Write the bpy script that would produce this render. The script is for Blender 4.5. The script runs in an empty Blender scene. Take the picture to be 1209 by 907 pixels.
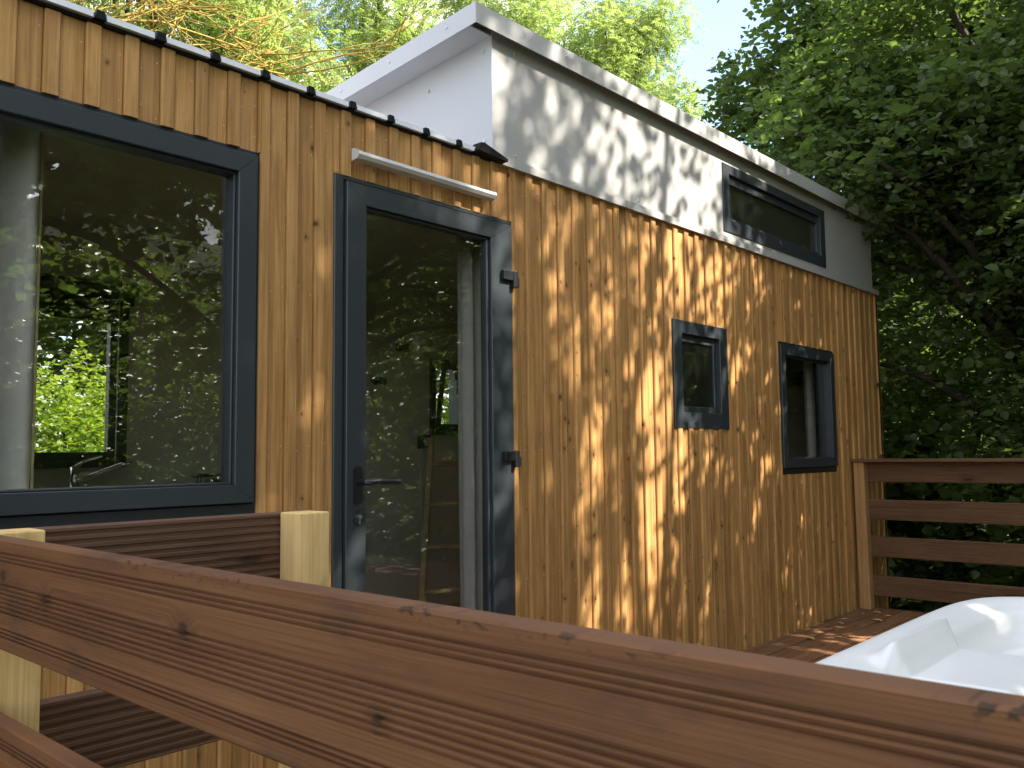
import bpy, math, random
import numpy as np
from mathutils import Vector, Matrix

random.seed(7)
scene = bpy.context.scene
COL = scene.collection

# ------------------------------------------------------------------ helpers
class MB:
    """collects shapes, then links them as one mesh object"""
    def __init__(s):
        s.v = []; s.f = []; s.m = []
    def add(s, verts, faces, mi=0):
        n = len(s.v)
        s.v += [tuple(p) for p in verts]
        s.f += [tuple(i + n for i in f) for f in faces]
        s.m += [mi] * len(faces)
    def box(s, x0, x1, y0, y1, z0, z1, mi=0):
        s.add([(x0,y0,z0),(x1,y0,z0),(x1,y1,z0),(x0,y1,z0),(x0,y0,z1),(x1,y0,z1),(x1,y1,z1),(x0,y1,z1)],
              [(0,3,2,1),(4,5,6,7),(0,1,5,4),(1,2,6,5),(2,3,7,6),(3,0,4,7)], mi)
    def prism(s, prof, place, a, b, mi=0, caps=True):
        """prof: list of (p,q); place(p,q,t) -> xyz"""
        n = len(prof)
        vs = [place(p,q,a) for p,q in prof] + [place(p,q,b) for p,q in prof]
        fs = [(i,(i+1)%n,n+(i+1)%n,n+i) for i in range(n)]
        if caps: fs += [tuple(range(n-1,-1,-1)), tuple(range(n,2*n))]
        s.add(vs, fs, mi)
    def tube(s, pts, rads, seg=8, mi=0, cap=True):
        pts = [Vector(p) for p in pts]; n0 = len(s.v); k = len(pts)
        up = Vector((0.31,0.17,0.93))
        for i,p in enumerate(pts):
            t = (pts[min(i+1,k-1)]-pts[max(i-1,0)]).normalized()
            a = t.cross(up)
            if a.length < 1e-3: a = t.cross(Vector((1,0,0)))
            a.normalize(); b = t.cross(a)
            for j in range(seg):
                w = 2*math.pi*j/seg
                s.v.append(tuple(p + (a*math.cos(w)+b*math.sin(w))*rads[i]))
        for i in range(k-1):
            for j in range(seg):
                j2 = (j+1)%seg
                s.f.append((n0+i*seg+j, n0+i*seg+j2, n0+(i+1)*seg+j2, n0+(i+1)*seg+j)); s.m.append(mi)
        if cap:
            s.f.append(tuple(n0+j for j in range(seg-1,-1,-1))); s.m.append(mi)
            s.f.append(tuple(n0+(k-1)*seg+j for j in range(seg))); s.m.append(mi)
    def disc_y(s, x, y, z, r, h, mi=0, seg=8):
        """screw head facing -Y"""
        prof = [(r*math.cos(2*math.pi*i/seg), r*math.sin(2*math.pi*i/seg)) for i in range(seg)]
        prof2 = [(p*.6,q*.6) for p,q in prof]
        vs = [(x+p,y,z+q) for p,q in prof] + [(x+p,y-h,z+q) for p,q in prof2]
        s.add(vs, [(i,(i+1)%seg,seg+(i+1)%seg,seg+i) for i in range(seg)] + [tuple(range(seg,2*seg))], mi)
    def disc_x(s, x, y, z, r, h, mi=0, seg=8):
        """screw head facing -X"""
        prof = [(r*math.cos(2*math.pi*i/seg), r*math.sin(2*math.pi*i/seg)) for i in range(seg)]
        vs = [(x,y+p,z+q) for p,q in prof] + [(x-h,y+p*.6,z+q*.6) for p,q in prof]
        s.add(vs, [(i,(i+1)%seg,seg+(i+1)%seg,seg+i) for i in range(seg)] + [tuple(range(seg,2*seg))], mi)
    def build(s, name, mats, parent=None, smooth=False, bevel=0, origin=None):
        me = bpy.data.meshes.new(name)
        o0 = Vector(origin) if origin else Vector((0,0,0))
        me.from_pydata([tuple(Vector(p)-o0) for p in s.v], [], s.f)
        if not isinstance(mats, (list, tuple)): mats = [mats]
        for m in mats: me.materials.append(m)
        me.polygons.foreach_set('material_index', s.m)
        if smooth: me.polygons.foreach_set('use_smooth', [True]*len(s.f))
        me.update()
        bm_fix(me)
        o = bpy.data.objects.new(name, me); COL.objects.link(o)
        o.location = o0
        if parent is not None:
            o.parent = parent
            o.location = o0 - abs_loc(parent)
        if bevel:
            b = o.modifiers.new('Bevel','BEVEL'); b.width = bevel; b.segments = 2; b.limit_method = 'ANGLE'
            b.angle_limit = math.radians(40)
        return o

import bmesh
def bm_fix(me):
    bm = bmesh.new(); bm.from_mesh(me)
    bmesh.ops.recalc_face_normals(bm, faces=bm.faces)
    bm.to_mesh(me); bm.free()

def abs_loc(o):
    v = Vector((0,0,0))
    while o is not None:
        v += Vector(o.location); o = o.parent
    return v

def tag(o, label=None, cat=None, group=None, kind=None):
    if label: o['label'] = label
    if cat: o['category'] = cat
    if group: o['group'] = group
    if kind: o['kind'] = kind
    return o

def thing(name, label, cat, loc=(0,0,0), group=None):
    o = bpy.data.objects.new(name, None); COL.objects.link(o)
    o.location = loc; o.empty_display_size = .2
    return tag(o, label, cat, group)

# ------------------------------------------------------------------ materials
def newmat(name):
    m = bpy.data.materials.new(name); m.use_nodes = True
    nt = m.node_tree; nt.nodes.clear()
    out = nt.nodes.new('ShaderNodeOutputMaterial')
    return m, nt, out

def N(nt, typ, **kw):
    n = nt.nodes.new(typ)
    for k, v in kw.items():
        if k.startswith('i_'):
            n.inputs[k[2:].replace('_',' ')].default_value = v
        else: setattr(n, k, v)
    return n

def mth(nt, op, a, b=None, c=None, clamp=False):
    n = nt.nodes.new('ShaderNodeMath'); n.operation = op; n.use_clamp = clamp
    for i, v in enumerate((a,b,c)):
        if v is None: continue
        if isinstance(v, (int,float)): n.inputs[i].default_value = v
        else: nt.links.new(v, n.inputs[i])
    return n.outputs[0]

def mixc(nt, f, a, b, blend='MIX'):
    n = nt.nodes.new('ShaderNodeMix'); n.data_type = 'RGBA'; n.blend_type = blend
    for sock, v in ((n.inputs[0], f), (n.inputs[6], a), (n.inputs[7], b)):
        if isinstance(v, (int,float)): sock.default_value = v
        elif isinstance(v, tuple): sock.default_value = (*v, 1) if len(v)==3 else v
        else: nt.links.new(v, sock)
    return n.outputs[2]

def ramp(nt, fac, stops):
    n = nt.nodes.new('ShaderNodeValToRGB')
    e = n.color_ramp.elements
    while len(e) < len(stops): e.new(0.5)
    for el, (p, c) in zip(e, stops):
        el.position = p; el.color = (*c, 1) if isinstance(c, tuple) else (c,c,c,1)
    nt.links.new(fac, n.inputs[0])
    return n.outputs[0]

def sstep(nt, x, a, b):
    n = nt.nodes.new('ShaderNodeMapRange'); n.interpolation_type = 'SMOOTHSTEP'
    nt.links.new(x, n.inputs[0]); n.inputs[1].default_value = a; n.inputs[2].default_value = b
    return n.outputs[0]

def comb(nt, x, y, z):
    n = nt.nodes.new('ShaderNodeCombineXYZ')
    for i, v in enumerate((x,y,z)):
        if isinstance(v,(int,float)): n.inputs[i].default_value = v
        else: nt.links.new(v, n.inputs[i])
    return n.outputs[0]

def noise(nt, vec, scale, detail=3, rough=.55, dist=0):
    n = nt.nodes.new('ShaderNodeTexNoise'); n.inputs['Scale'].default_value = scale
    n.inputs['Detail'].default_value = detail; n.inputs['Roughness'].default_value = rough
    n.inputs['Distortion'].default_value = dist
    nt.links.new(vec, n.inputs['Vector'])
    return n.outputs[0]

def principled(nt, out, col, rough=.5, spec=.5, metal=0, bump=None, bstr=.3, bdist=.002):
    p = nt.nodes.new('ShaderNodeBsdfPrincipled')
    for key, v in (('Base Color',col),('Roughness',rough),('Metallic',metal),('Specular IOR Level',spec)):
        if isinstance(v, tuple): p.inputs[key].default_value = (*v,1)
        elif isinstance(v,(int,float)): p.inputs[key].default_value = v
        else: nt.links.new(v, p.inputs[key])
    if bump is not None:
        b = nt.nodes.new('ShaderNodeBump'); b.inputs['Strength'].default_value = bstr
        b.inputs['Distance'].default_value = bdist
        nt.links.new(bump, b.inputs['Height']); nt.links.new(b.outputs[0], p.inputs['Normal'])
    nt.links.new(p.outputs[0], out.inputs[0])
    return p

def wood(name, dark, light, knot, u, v, rough=.6, var=.35, spec=.25, kscale=7.0, kstretch=.42, ksize=1.0,
         grain=55.0, stain=None, stain_amt=.0, bstr=.35, soft=0, scuff=0):
    """u: which local axis (or two) runs across the boards, v: along"""
    m, nt, out = newmat(name)
    tc = N(nt,'ShaderNodeTexCoord'); sx = N(nt,'ShaderNodeSeparateXYZ')
    nt.links.new(tc.outputs['Object'], sx.inputs[0])
    g = N(nt,'ShaderNodeNewGeometry'); rnd = g.outputs['Random Per Island']
    ax = {'x':sx.outputs[0],'y':sx.outputs[1],'z':sx.outputs[2]}
    U = ax[u[0]]
    for c in u[1:]: U = mth(nt,'ADD',U,ax[c])
    V = ax[v]
    Uo = mth(nt,'ADD',U,mth(nt,'MULTIPLY',rnd,13.7)); Vo = mth(nt,'ADD',V,mth(nt,'MULTIPLY',rnd,37.1))
    # knots
    wob = noise(nt, comb(nt,mth(nt,'MULTIPLY',Uo,14),mth(nt,'MULTIPLY',Vo,8),0), 1.0, 2)
    kv = comb(nt, mth(nt,'ADD',Uo,mth(nt,'MULTIPLY',mth(nt,'SUBTRACT',wob,.5),.016)), mth(nt,'MULTIPLY',Vo,kstretch), 0)
    vo = N(nt,'ShaderNodeTexVoronoi', voronoi_dimensions='2D'); vo.inputs['Scale'].default_value = kscale
    nt.links.new(kv, vo.inputs['Vector'])
    d = vo.outputs['Distance']; cr = N(nt,'ShaderNodeSeparateColor'); nt.links.new(vo.outputs['Color'], cr.inputs[0])
    size = mth(nt,'MAXIMUM', mth(nt,'MULTIPLY_ADD', cr.outputs[0], .115*ksize, -.042*ksize), .001)
    kd = mth(nt,'DIVIDE', d, size)
    kmask = mth(nt,'SUBTRACT', 1.0, sstep(nt, kd, .45, 1.25), clamp=True)
    khalo = mth(nt,'SUBTRACT', 1.0, sstep(nt, kd, .9, 3.6), clamp=True)
    # grain bends round the knots
    bend = mth(nt,'MULTIPLY', khalo, .012)
    gu = mth(nt,'ADD', Uo, bend)
    gv = comb(nt, mth(nt,'MULTIPLY',gu,grain), mth(nt,'MULTIPLY',Vo,1.6), mth(nt,'MULTIPLY',rnd,9))
    g1 = noise(nt, gv, 1.0, 4, .6, .4)
    gv2 = comb(nt, mth(nt,'MULTIPLY',gu,grain*5), mth(nt,'MULTIPLY',Vo,6), mth(nt,'MULTIPLY',rnd,9))
    g2 = noise(nt, gv2, 1.0, 2, .5)
    lo = noise(nt, comb(nt,mth(nt,'MULTIPLY',Uo,5),mth(nt,'MULTIPLY',Vo,2.2),0), 1.0, 3, .6)
    gm = mth(nt,'MULTIPLY_ADD', g2, .35, mth(nt,'MULTIPLY',g1,.65))
    f = sstep(nt, gm, .3-soft, .68+soft)
    base = mixc(nt, f, dark, light)
    # each board has its own tone
    tone = mth(nt,'MULTIPLY_ADD', rnd, var, 1.0-var*.55)
    tone = mth(nt,'MULTIPLY', tone, mth(nt,'MULTIPLY_ADD', lo, .5, .75))
    base = mixc(nt, 1.0, base, comb(nt,tone,tone,tone), 'MULTIPLY')
    base = mixc(nt, mth(nt,'MULTIPLY',khalo,.35), base, knot)
    base = mixc(nt, mth(nt,'MULTIPLY',kmask,.95), base, knot)
    if stain is not None:
        st = noise(nt, comb(nt,mth(nt,'MULTIPLY',Uo,9),mth(nt,'MULTIPLY',Vo,3.4),3.3), 1.0, 5, .65)
        base = mixc(nt, mth(nt,'MULTIPLY',sstep(nt, st, .52, .72), stain_amt), base, stain)
    if scuff:
        sc = noise(nt, comb(nt,mth(nt,'MULTIPLY',Uo,140),mth(nt,'MULTIPLY',Vo,75),1.7), 1.0, 2, .5)
        sc2 = noise(nt, comb(nt,mth(nt,'MULTIPLY',Uo,12),mth(nt,'MULTIPLY',Vo,3.0),5.1), 1.0, 2, .5)
        sm = mth(nt,'MULTIPLY', mth(nt,'MULTIPLY', sstep(nt, sc, .56, .64), sstep(nt, sc2, .48, .58)), sstep(nt, ax['z'], -.140, -.128))
        base = mixc(nt, mth(nt,'MULTIPLY',sm,scuff), base, (.02,.013,.01))
    hgt = mth(nt,'ADD', gm, mth(nt,'MULTIPLY',kmask,-.6))
    principled(nt, out, base, mth(nt,'MULTIPLY_ADD',g1,.25,rough-.1), spec, bump=hgt, bstr=bstr, bdist=.0018)
    return m

def plain(name, col, rough=.4, spec=.5, metal=0, dirt=.12, scale=6, bstr=.0, bscale=200):
    m, nt, out = newmat(name)
    tc = N(nt,'ShaderNodeTexCoord')
    n1 = noise(nt, tc.outputs['Object'], scale, 4, .6)
    n2 = noise(nt, tc.outputs['Object'], bscale, 2, .5)
    t = mth(nt,'MULTIPLY_ADD', n1, dirt*2, 1-dirt)
    c = mixc(nt, 1.0, col, comb(nt,t,t,t), 'MULTIPLY')
    r = mth(nt,'MULTIPLY_ADD', n1, .2, rough-.1, clamp=True)
    principled(nt, out, c, r, spec, metal, bump=(n2 if bstr else None), bstr=bstr, bdist=.0008)
    return m

def leafmat(name, c1, c2, c3, trans, tcol, rough=.42, spec=.35):
    m, nt, out = newmat(name)
    g = N(nt,'ShaderNodeNewGeometry'); rnd = g.outputs['Random Per Island']
    tc = N(nt,'ShaderNodeTexCoord')
    n1 = noise(nt, tc.outputs['Object'], .9, 2)
    v = mth(nt,'MULTIPLY_ADD', n1, .9, mth(nt,'MULTIPLY_ADD', rnd, .55, -.22))
    col = ramp(nt, v, [(.2,c1),(.5,c2),(.82,c3)])
    p = N(nt,'ShaderNodeBsdfPrincipled'); nt.links.new(col, p.inputs['Base Color'])
    p.inputs['Roughness'].default_value = rough; p.inputs['Specular IOR Level'].default_value = spec
    tr = N(nt,'ShaderNodeBsdfTranslucent')
    tcn = mixc(nt, 1.0, tcol, mixc(nt,.55,(1,1,1),mixc(nt,1.0,col,(9,9,9),'MULTIPLY')), 'MULTIPLY')
    nt.links.new(tcn, tr.inputs[0])
    mx = N(nt,'ShaderNodeMixShader'); mx.inputs[0].default_value = trans
    nt.links.new(p.outputs[0], mx.inputs[1]); nt.links.new(tr.outputs[0], mx.inputs[2])
    nt.links.new(mx.outputs[0], out.inputs[0])
    return m

def glassmat(name, f0, tint=(.95,.95,.93), wob=.0, milk=0):
    m, nt, out = newmat(name)
    lw = N(nt,'ShaderNodeLayerWeight'); lw.inputs['Blend'].default_value = .5
    f = mth(nt,'POWER', lw.outputs['Facing'], 5.0)
    f = mth(nt,'MULTIPLY_ADD', f, 1-f0, f0)
    tr = N(nt,'ShaderNodeBsdfTransparent'); tr.inputs[0].default_value = (*tint,1)
    gl = N(nt,'ShaderNodeBsdfGlossy'); gl.inputs['Roughness'].default_value = 0.0
    gl.inputs['Color'].default_value = (.95,.97,.97,1)
    if wob:
        tc = N(nt,'ShaderNodeTexCoord')
        n1 = noise(nt, tc.outputs['Object'], 2.2, 2)
        b = N(nt,'ShaderNodeBump'); b.inputs['Strength'].default_value = wob; b.inputs['Distance'].default_value = .01
        nt.links.new(n1, b.inputs['Height']); nt.links.new(b.outputs[0], gl.inputs['Normal'])
    base = tr.outputs[0]
    if milk:
        df = N(nt,'ShaderNodeBsdfTranslucent'); df.inputs[0].default_value = (.5,.52,.46,1)
        mm = N(nt,'ShaderNodeMixShader'); mm.inputs[0].default_value = milk
        nt.links.new(base, mm.inputs[1]); nt.links.new(df.outputs[0], mm.inputs[2]); base = mm.outputs[0]
    mx = N(nt,'ShaderNodeMixShader'); nt.links.new(f, mx.inputs[0])
    nt.links.new(base, mx.inputs[1]); nt.links.new(gl.outputs[0], mx.inputs[2])
    nt.links.new(mx.outputs[0], out.inputs[0])
    return m

M = {}
M['clad'] = wood('cladding_wood', (.315,.150,.044), (.54,.30,.106), (.095,.036,.012), 'x', 'z', rough=.62, var=.36,
                 stain=(.24,.12,.05), stain_amt=.45, kscale=8.0, kstretch=.7, ksize=.9)
M['rail'] = wood('treated_board', (.088,.034,.014), (.205,.090,.039), (.045,.019,.010), 'z', 'y', rough=.62, var=.15, kscale=5.5,
                 kstretch=.8, ksize=.95, grain=70, stain=(.070,.036,.022), stain_amt=.85, bstr=.9, soft=.14, scuff=.75)
M['railx'] = wood('treated_board_dark', (.085,.042,.025), (.16,.085,.05), (.04,.02,.013), 'z', 'x', rough=.65, var=.2, kscale=5,
                  kstretch=.3, grain=70, bstr=.6)
M['fence'] = wood('fence_board', (.095,.046,.022), (.18,.095,.047), (.045,.02,.011), 'z', 'y', rough=.65, var=.25, kscale=5,
                  kstretch=.3, grain=70, bstr=.6)
M['post'] = wood('pine_post', (.60,.37,.13), (.85,.58,.25), (.15,.08,.03), 'xy', 'z', rough=.7, var=.2, kscale=5, ksize=.8,
                 stain=(.26,.20,.08), stain_amt=.5)
M['fpost'] = wood('stained_post', (.30,.155,.058), (.45,.25,.10), (.12,.05,.02), 'xy', 'z', rough=.7, var=.1, kscale=8, ksize=1.1)
M['deck'] = wood('deck_board', (.15,.068,.031), (.29,.145,.068), (.07,.03,.02), 'y', 'x', rough=.6, var=.3, kscale=6, kstretch=.3,
                 grain=70, bstr=.6)
M['anth'] = plain('anthracite_pvc', (.031,.038,.044), .36, .5, dirt=.04, scale=2)
M['anth_dark'] = plain('anthracite_flange', (.018,.022,.027), .4, .5, dirt=.1)
M['black'] = plain('black_plastic', (.012,.012,.013), .3, .5)
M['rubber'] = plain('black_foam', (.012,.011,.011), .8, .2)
M['panel'] = plain('grey_metal_panel', (.40,.39,.368), .45, .5, dirt=.05, scale=1.5, bstr=.05, bscale=60)
M['panel_skylit'] = plain('white_panel_skylit', (.48,.47,.48), .42, .5, dirt=.04, scale=1.5)  # lighter than the grey panel: open-sky light on the gable put into its colour
M['roofm'] = plain('roof_sheet_metal', (.55,.56,.58), .4, .5, dirt=.08)
M['lip'] = plain('roof_edge_sky_bright', (.82,.83,.86), .35, .5, dirt=.08)
M['steel'] = plain('screw_steel', (.62,.60,.56), .35, .5, metal=.7)
M['chrome'] = plain('chrome', (.75,.75,.76), .12, .5, metal=1)
M['alu'] = plain('aluminium_profile', (.62,.60,.57), .45, .5, dirt=.06)
M['tub'] = plain('white_moulded_plastic', (.82,.795,.76), .38, .45, dirt=.05, scale=3)
M['lining'] = plain('interior_panel', (.62,.57,.46), .6, .3, dirt=.08, scale=3)
M['ceil'] = plain('interior_ceiling', (.70,.67,.58), .7, .3)
M['floorw'] = wood('interior_floor', (.28,.20,.12), (.42,.32,.2), (.2,.12,.07), 'y', 'x', rough=.45, var=.2)
M['counter'] = plain('worktop', (.42,.32,.2), .4, .5)
M['cab'] = plain('cabinet_front', (.5,.49,.46), .45, .5)
M['curt'] = plain('grey_curtain', (.44,.42,.39), .85, .1, dirt=.2, bstr=.3, bscale=400)
M['curtl'] = plain('pale_curtain', (.5,.48,.45), .85, .1, dirt=.12, bstr=.3, bscale=400)
M['lining_strip'] = plain('curtain_hem', (.42,.37,.2), .85, .1)
M['ladder'] = wood('ladder_wood', (.5,.36,.2), (.68,.52,.32), (.3,.18,.09), 'xy', 'z', rough=.6)
M['glass'] = glassmat('window_glass', .056, wob=.006)
M['frost'] = glassmat('frosted_glass', .05, (.55,.58,.5), milk=.45)
M['bark'] = plain('bark', (.055,.043,.03), .85, .2, dirt=.4, scale=9, bstr=.8, bscale=40)
M['lichen'] = plain('lichen_bark', (.34,.23,.055), .85, .2, dirt=.45, scale=12)
M['catkin'] = plain('dry_catkin', (.16,.07,.035), .85, .2, dirt=.3)
M['leafdry'] = plain('dry_leaf', (.55,.40,.16), .7, .2, dirt=.3, scale=20)
M['hazel'] = leafmat('hazel_leaf', (.044,.068,.023), (.072,.108,.035), (.108,.146,.052), .36, (.235,.30,.08))
M['linden'] = leafmat('linden_leaf', (.032,.055,.016), (.055,.092,.024), (.085,.13,.036), .42, (.34,.44,.10))
M['robinia'] = leafmat('robinia_leaf', (.085,.115,.036), (.135,.168,.060), (.20,.235,.095), .42, (.47,.53,.22), .5, .25)
M['shrub'] = leafmat('shrub_leaf', (.08,.13,.02), (.15,.21,.03), (.24,.28,.045), .4, (.42,.50,.08), .5, .25)
M['under'] = leafmat('undergrowth_leaf', (.045,.068,.022), (.074,.110,.034), (.12,.16,.05), .38, (.28,.355,.09))

# ground
def groundmat():
    m, nt, out = newmat('forest_ground')
    tc = N(nt,'ShaderNodeTexCoord')
    a = noise(nt, tc.outputs['Object'], 1.3, 5, .6); b = noise(nt, tc.outputs['Object'], 14, 4, .65)
    c = ramp(nt, a, [(.3,(.055,.042,.025)),(.55,(.05,.075,.02)),(.75,(.08,.11,.03))])
    t = mth(nt,'MULTIPLY_ADD', b, 1.0, .5)
    c = mixc(nt, 1.0, c, comb(nt,t,t,t), 'MULTIPLY')
    principled(nt, out, c, .9, .1, bump=b, bstr=.8, bdist=.05)
    return m
M['ground'] = groundmat()

GZ = -1.65          # ground level
DZ = -1.15          # deck level
mb = MB(); R_ = 260
mb.add([(-R_,-R_,GZ),(R_,-R_,GZ),(R_,R_,GZ),(-R_,R_,GZ)], [(0,1,2,3)])
tag(mb.build('ground', M['ground']), kind='structure')

# ------------------------------------------------------------------ tiny house
house = thing('tiny_house', 'timber clad tiny house with white metal dormer and dark grey framed windows', 'house', (0,0,GZ))
HX0, HX1 = -1.3, 7.14
ZB, ZT = -1.45, 1.240
PER, BW = 0.1113, 0.043
OPEN = [(-.26,1.538,-.190,.998), (1.842,2.768,-1.12,1.002), (4.064,4.654,.1255,.718), (5.330,6.226,-.1555,.710)]

def spans(x0, x1, z0, z1):
    """split a strip into pieces round the openings"""
    xs = sorted({x0, x1, *[o[0] for o in OPEN if x0 < o[0] < x1], *[o[1] for o in OPEN if x0 < o[1] < x1]})
    res = []
    for a, b in zip(xs, xs[1:]):
        if b - a < .003: continue
        zz = [(z0, z1)]
        for o in OPEN:
            if a >= o[0]-1e-6 and b <= o[1]+1e-6:
                n = []
                for p, q in zz:
                    if o[2] > p: n.append((p, min(q, o[2])))
                    if o[3] < q: n.append((max(p, o[3]), q))
                zz = n
        res += [(a, b, p, q) for p, q in zz]
    return res

def framed(mbx, y0, y1, opens, x0, x1, z0, z1, mi=0):
    xs = sorted({x0, x1, *[o[0] for o in opens], *[o[1] for o in opens]})
    for a, b in zip(xs, xs[1:]):
        zz = [(z0,z1)]
        for o in opens:
            if a >= o[0]-1e-6 and b <= o[1]+1e-6:
                n = []
                for p, q in zz:
                    if o[2] > p: n.append((p, min(q,o[2])))
                    if o[3] < q: n.append((max(p,o[3]), q))
                zz = n
        for p, q in zz: mbx.box(a, b, y0, y1, p, q, mi)
wall = MB()
rng = random.Random(3)
k0 = math.floor((HX0-.864)/PER); k1 = math.ceil((HX1-.864)/PER)
for k in range(k0, k1+1):
    xa = .864 + PER*k; xb = xa + BW
    w0, w1 = max(xa, HX0), min(xb, HX1)
    top = ZT + rng.uniform(-.004,.004)
    if w1 - w0 > .004:
        for a, b, p, q in spans(w0, w1, ZB, top):
            c = .004 if b-a > .02 else .001
            prof = [(a,.030),(a,c),(a+c,0),(b-c,0),(b,c),(b,.030)]
            wall.prism(prof, lambda x,y,t: (x,y,t), p, q)
    r0, r1 = max(xb+.0022, HX0), min(xa+PER-.0022, HX1)
    if r1 - r0 > .01:
        for a, b, p, q in spans(r0, r1, ZB, ZT):
            wall.box(a, b, .0122, .044, p, q)
        # pairs of small screws near the edges of the recessed boards
        for zz in (1.165, 1.03, .55, .02, -.55, -1.06):
            for xx in (xb+.010, xa+PER-.011):
                z = zz + rng.uniform(-.03,.03)
                if any(o[0]-.01 < xx < o[1]+.01 and o[2]-.01 < z < o[3]+.012 for o in OPEN): continue
                if HX0 < xx < HX1: wall.disc_y(xx, .0122, z, .0026, .0012, 1, 6)
# end wall boards and back wall, seen from the side
for k in range(20):
    y0 = .046 + k*PER
    wall.box(HX1-.02, HX1+.002, y0, y0+.10, ZB, ZT+.4)
wall.box(HX1-.03, HX1+.006, .0, .0435, ZB, ZT)
framed(wall, .0444, .0456, OPEN, HX0+.02, HX1-.03, -1.4, 1.225, 2)  # black membrane sheet added behind the gaps, stands in for shade in the grooves
wall.build('wall', [M['clad'], M['steel'], M['rubber']], house)

# inner skin of the front wall, end walls, back wall with two openings
lin = MB()
Y1 = .16; YB = 2.25
framed(lin, .046, Y1, OPEN, HX0+.02, HX1-.03, -1.4, 1.225)
BOPEN = [(1.02,2.10,-.05,.83), (4.34,4.66,.14,.70)]
framed(lin, YB, YB+.10, BOPEN, HX0+.02, HX1-.03, -1.4, 1.225)
lin.box(HX0+.02, HX0+.10, Y1, YB, -1.4, 1.225)
lin.box(HX1-.09, HX1-.03, Y1, YB, -1.4, 1.225)
lin.box(4.80, 4.85, Y1, YB, -1.085, 1.195)            # unseen bathroom partition, added to darken the interior
for z in (-.78,-.46,-.14+.12):                       # panel joints of the back wall
    lin.box(2.9, 4.3, YB-.004, YB, z, z+.006)
lin.build('wall_lining', M['lining'], house)
fl = MB()
for k in range(16):
    fl.box(HX0+.10, HX1-.09, Y1+.131*k, Y1+.131*k+.129, -1.14, -1.10)
fl.build('floor', M['floorw'], house)
cl = MB(); cl.box(HX0+.10, HX1-.09, Y1, YB, 1.20, 1.224)
cl.build('ceiling', M['ceil'], house)

# --- main roof sheet with trapezoid ribs and black closures
rf = MB()
RX1 = 2.69
ribs = [1.004 + .179*k for k in range(-12, 10)]
ys0, ys1, slope = -.016, 2.42, .02
def zz(y): return (y-ys0)*slope
def rp(p, q, t): return (p, t, q + zz(t))
x = HX0 - .05
z0 = 1.252
pts = [(x, z0)]
for r in ribs:
    if r-.03 < x or r+.03 > 2.60: continue
    pts += [(r-.016,z0),(r-.009,z0+.020),(r+.009,z0+.020),(r+.016,z0)]
pts.append((2.60, z0))
th = .0025
prof = pts + [(p, q-th) for p, q in reversed(pts)]
n = len(pts)
for i in range(n-1):
    a, b = pts[i], pts[i+1]
    rf.prism([a, b, (b[0],b[1]-th), (a[0],a[1]-th)], rp, ys0, ys1, 0)
for a, b in zip(pts, pts[1:]):                        # folded drip edge between the ribs, sky reflection put into its bright colour
    if abs(a[1]-b[1]) < 1e-5 and b[0]-a[0] > .05:
        rf.box(a[0]+.002, b[0]-.004, ys0-.0035, ys0-.0005, z0-.003, z0+.015, 3)
for r in ribs:
    if r-.03 < x or r+.03 > 2.60: continue
    rf.prism([(r-.017,z0-.003),(r-.010,z0+.0215),(r+.010,z0+.0215),(r+.017,z0-.003)], lambda p,q,t:(p,t,q), ys0-.006, ys0+.03, 1)
rf.box(x, 2.69, -.004, .04, 1.2405, z0-.0045, 1)
rf.prism([(2.52,1.249),(2.535,1.284),(2.56,1.287),(2.70,1.252),(2.70,1.240),(2.60,1.246)], lambda p,q,t:(p,t,q), -.045, .0, 1)
rf.build('roof', [M['roofm'], M['rubber'], M['panel_skylit'], M['lip']], house)

# --- dormer: side panel, gable panel, roof with fascia, base flashing
COPEN = [(4.652,6.133,1.312,1.722)]
GX = 2.655
dw = MB()
framed(dw, .0, .03, COPEN, GX, 7.055, 1.24, 1.86, 0)
framed(dw, .0305, .12, COPEN, GX+.05, 7.02, 1.24, 1.84, 1)
dw.add([(GX,-.0025,1.245),(GX+.035,-.0025,1.245),(GX+.035,-.0025,1.80),(GX,-.0025,1.80),
        (GX,-.0005,1.245),(GX+.035,-.0005,1.245),(GX+.035,-.0005,1.80),(GX,-.0005,1.80)],
       [(0,1,2,3),(4,7,6,5),(0,4,5,1),(1,5,6,2),(2,6,7,3),(3,7,4,0)], 0)
YD = 2.1
g0 = -.0025
def gz(y): return 1.853 - .085*y
dw.add([(GX,g0,1.255),(GX,YD,1.255),(GX,YD,gz(YD)),(GX,g0,gz(0)),(GX-.004,g0,1.255),(GX-.004,YD,1.255),(GX-.004,YD,gz(YD)),(GX-.004,g0,gz(0))],
       [(0,1,2,3),(4,7,6,5),(0,4,5,1),(1,5,6,2),(2,6,7,3),(3,7,4,0)], 1)
dw.add([(GX-.0045,g0,1.256),(GX-.0045,.13,1.256),(GX-.0045,.13,gz(.13)-.05),(GX-.0045,g0,gz(0)-.05),
        (GX-.0065,g0,1.256),(GX-.0065,.13,1.256),(GX-.0065,.13,gz(.13)-.05),(GX-.0065,g0,gz(0)-.05)],
       [(0,1,2,3),(4,7,6,5),(0,4,5,1),(1,5,6,2),(2,6,7,3),(3,7,4,0)], 1)
dw.box(7.02, 7.054, .031, YD, 1.25, 1.70, 0)
for y, z in ((.045,1.735),(.045,1.34),(.40,1.665),(.40,1.445),(.80,1.655),(.80,1.43),(1.3,1.62),(1.3,1.4)):
    dw.disc_x(GX-.0065, y, z, .0085, .005, 2)
for x in (2.80,3.75,4.45,6.35,6.9):
    for z in (1.30,1.768):
        dw.disc_y(x, 0, z, .007, .004, 2)
dw.build('dormer_wall', [M['panel'], M['panel_skylit'], M['steel']], house)

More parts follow.
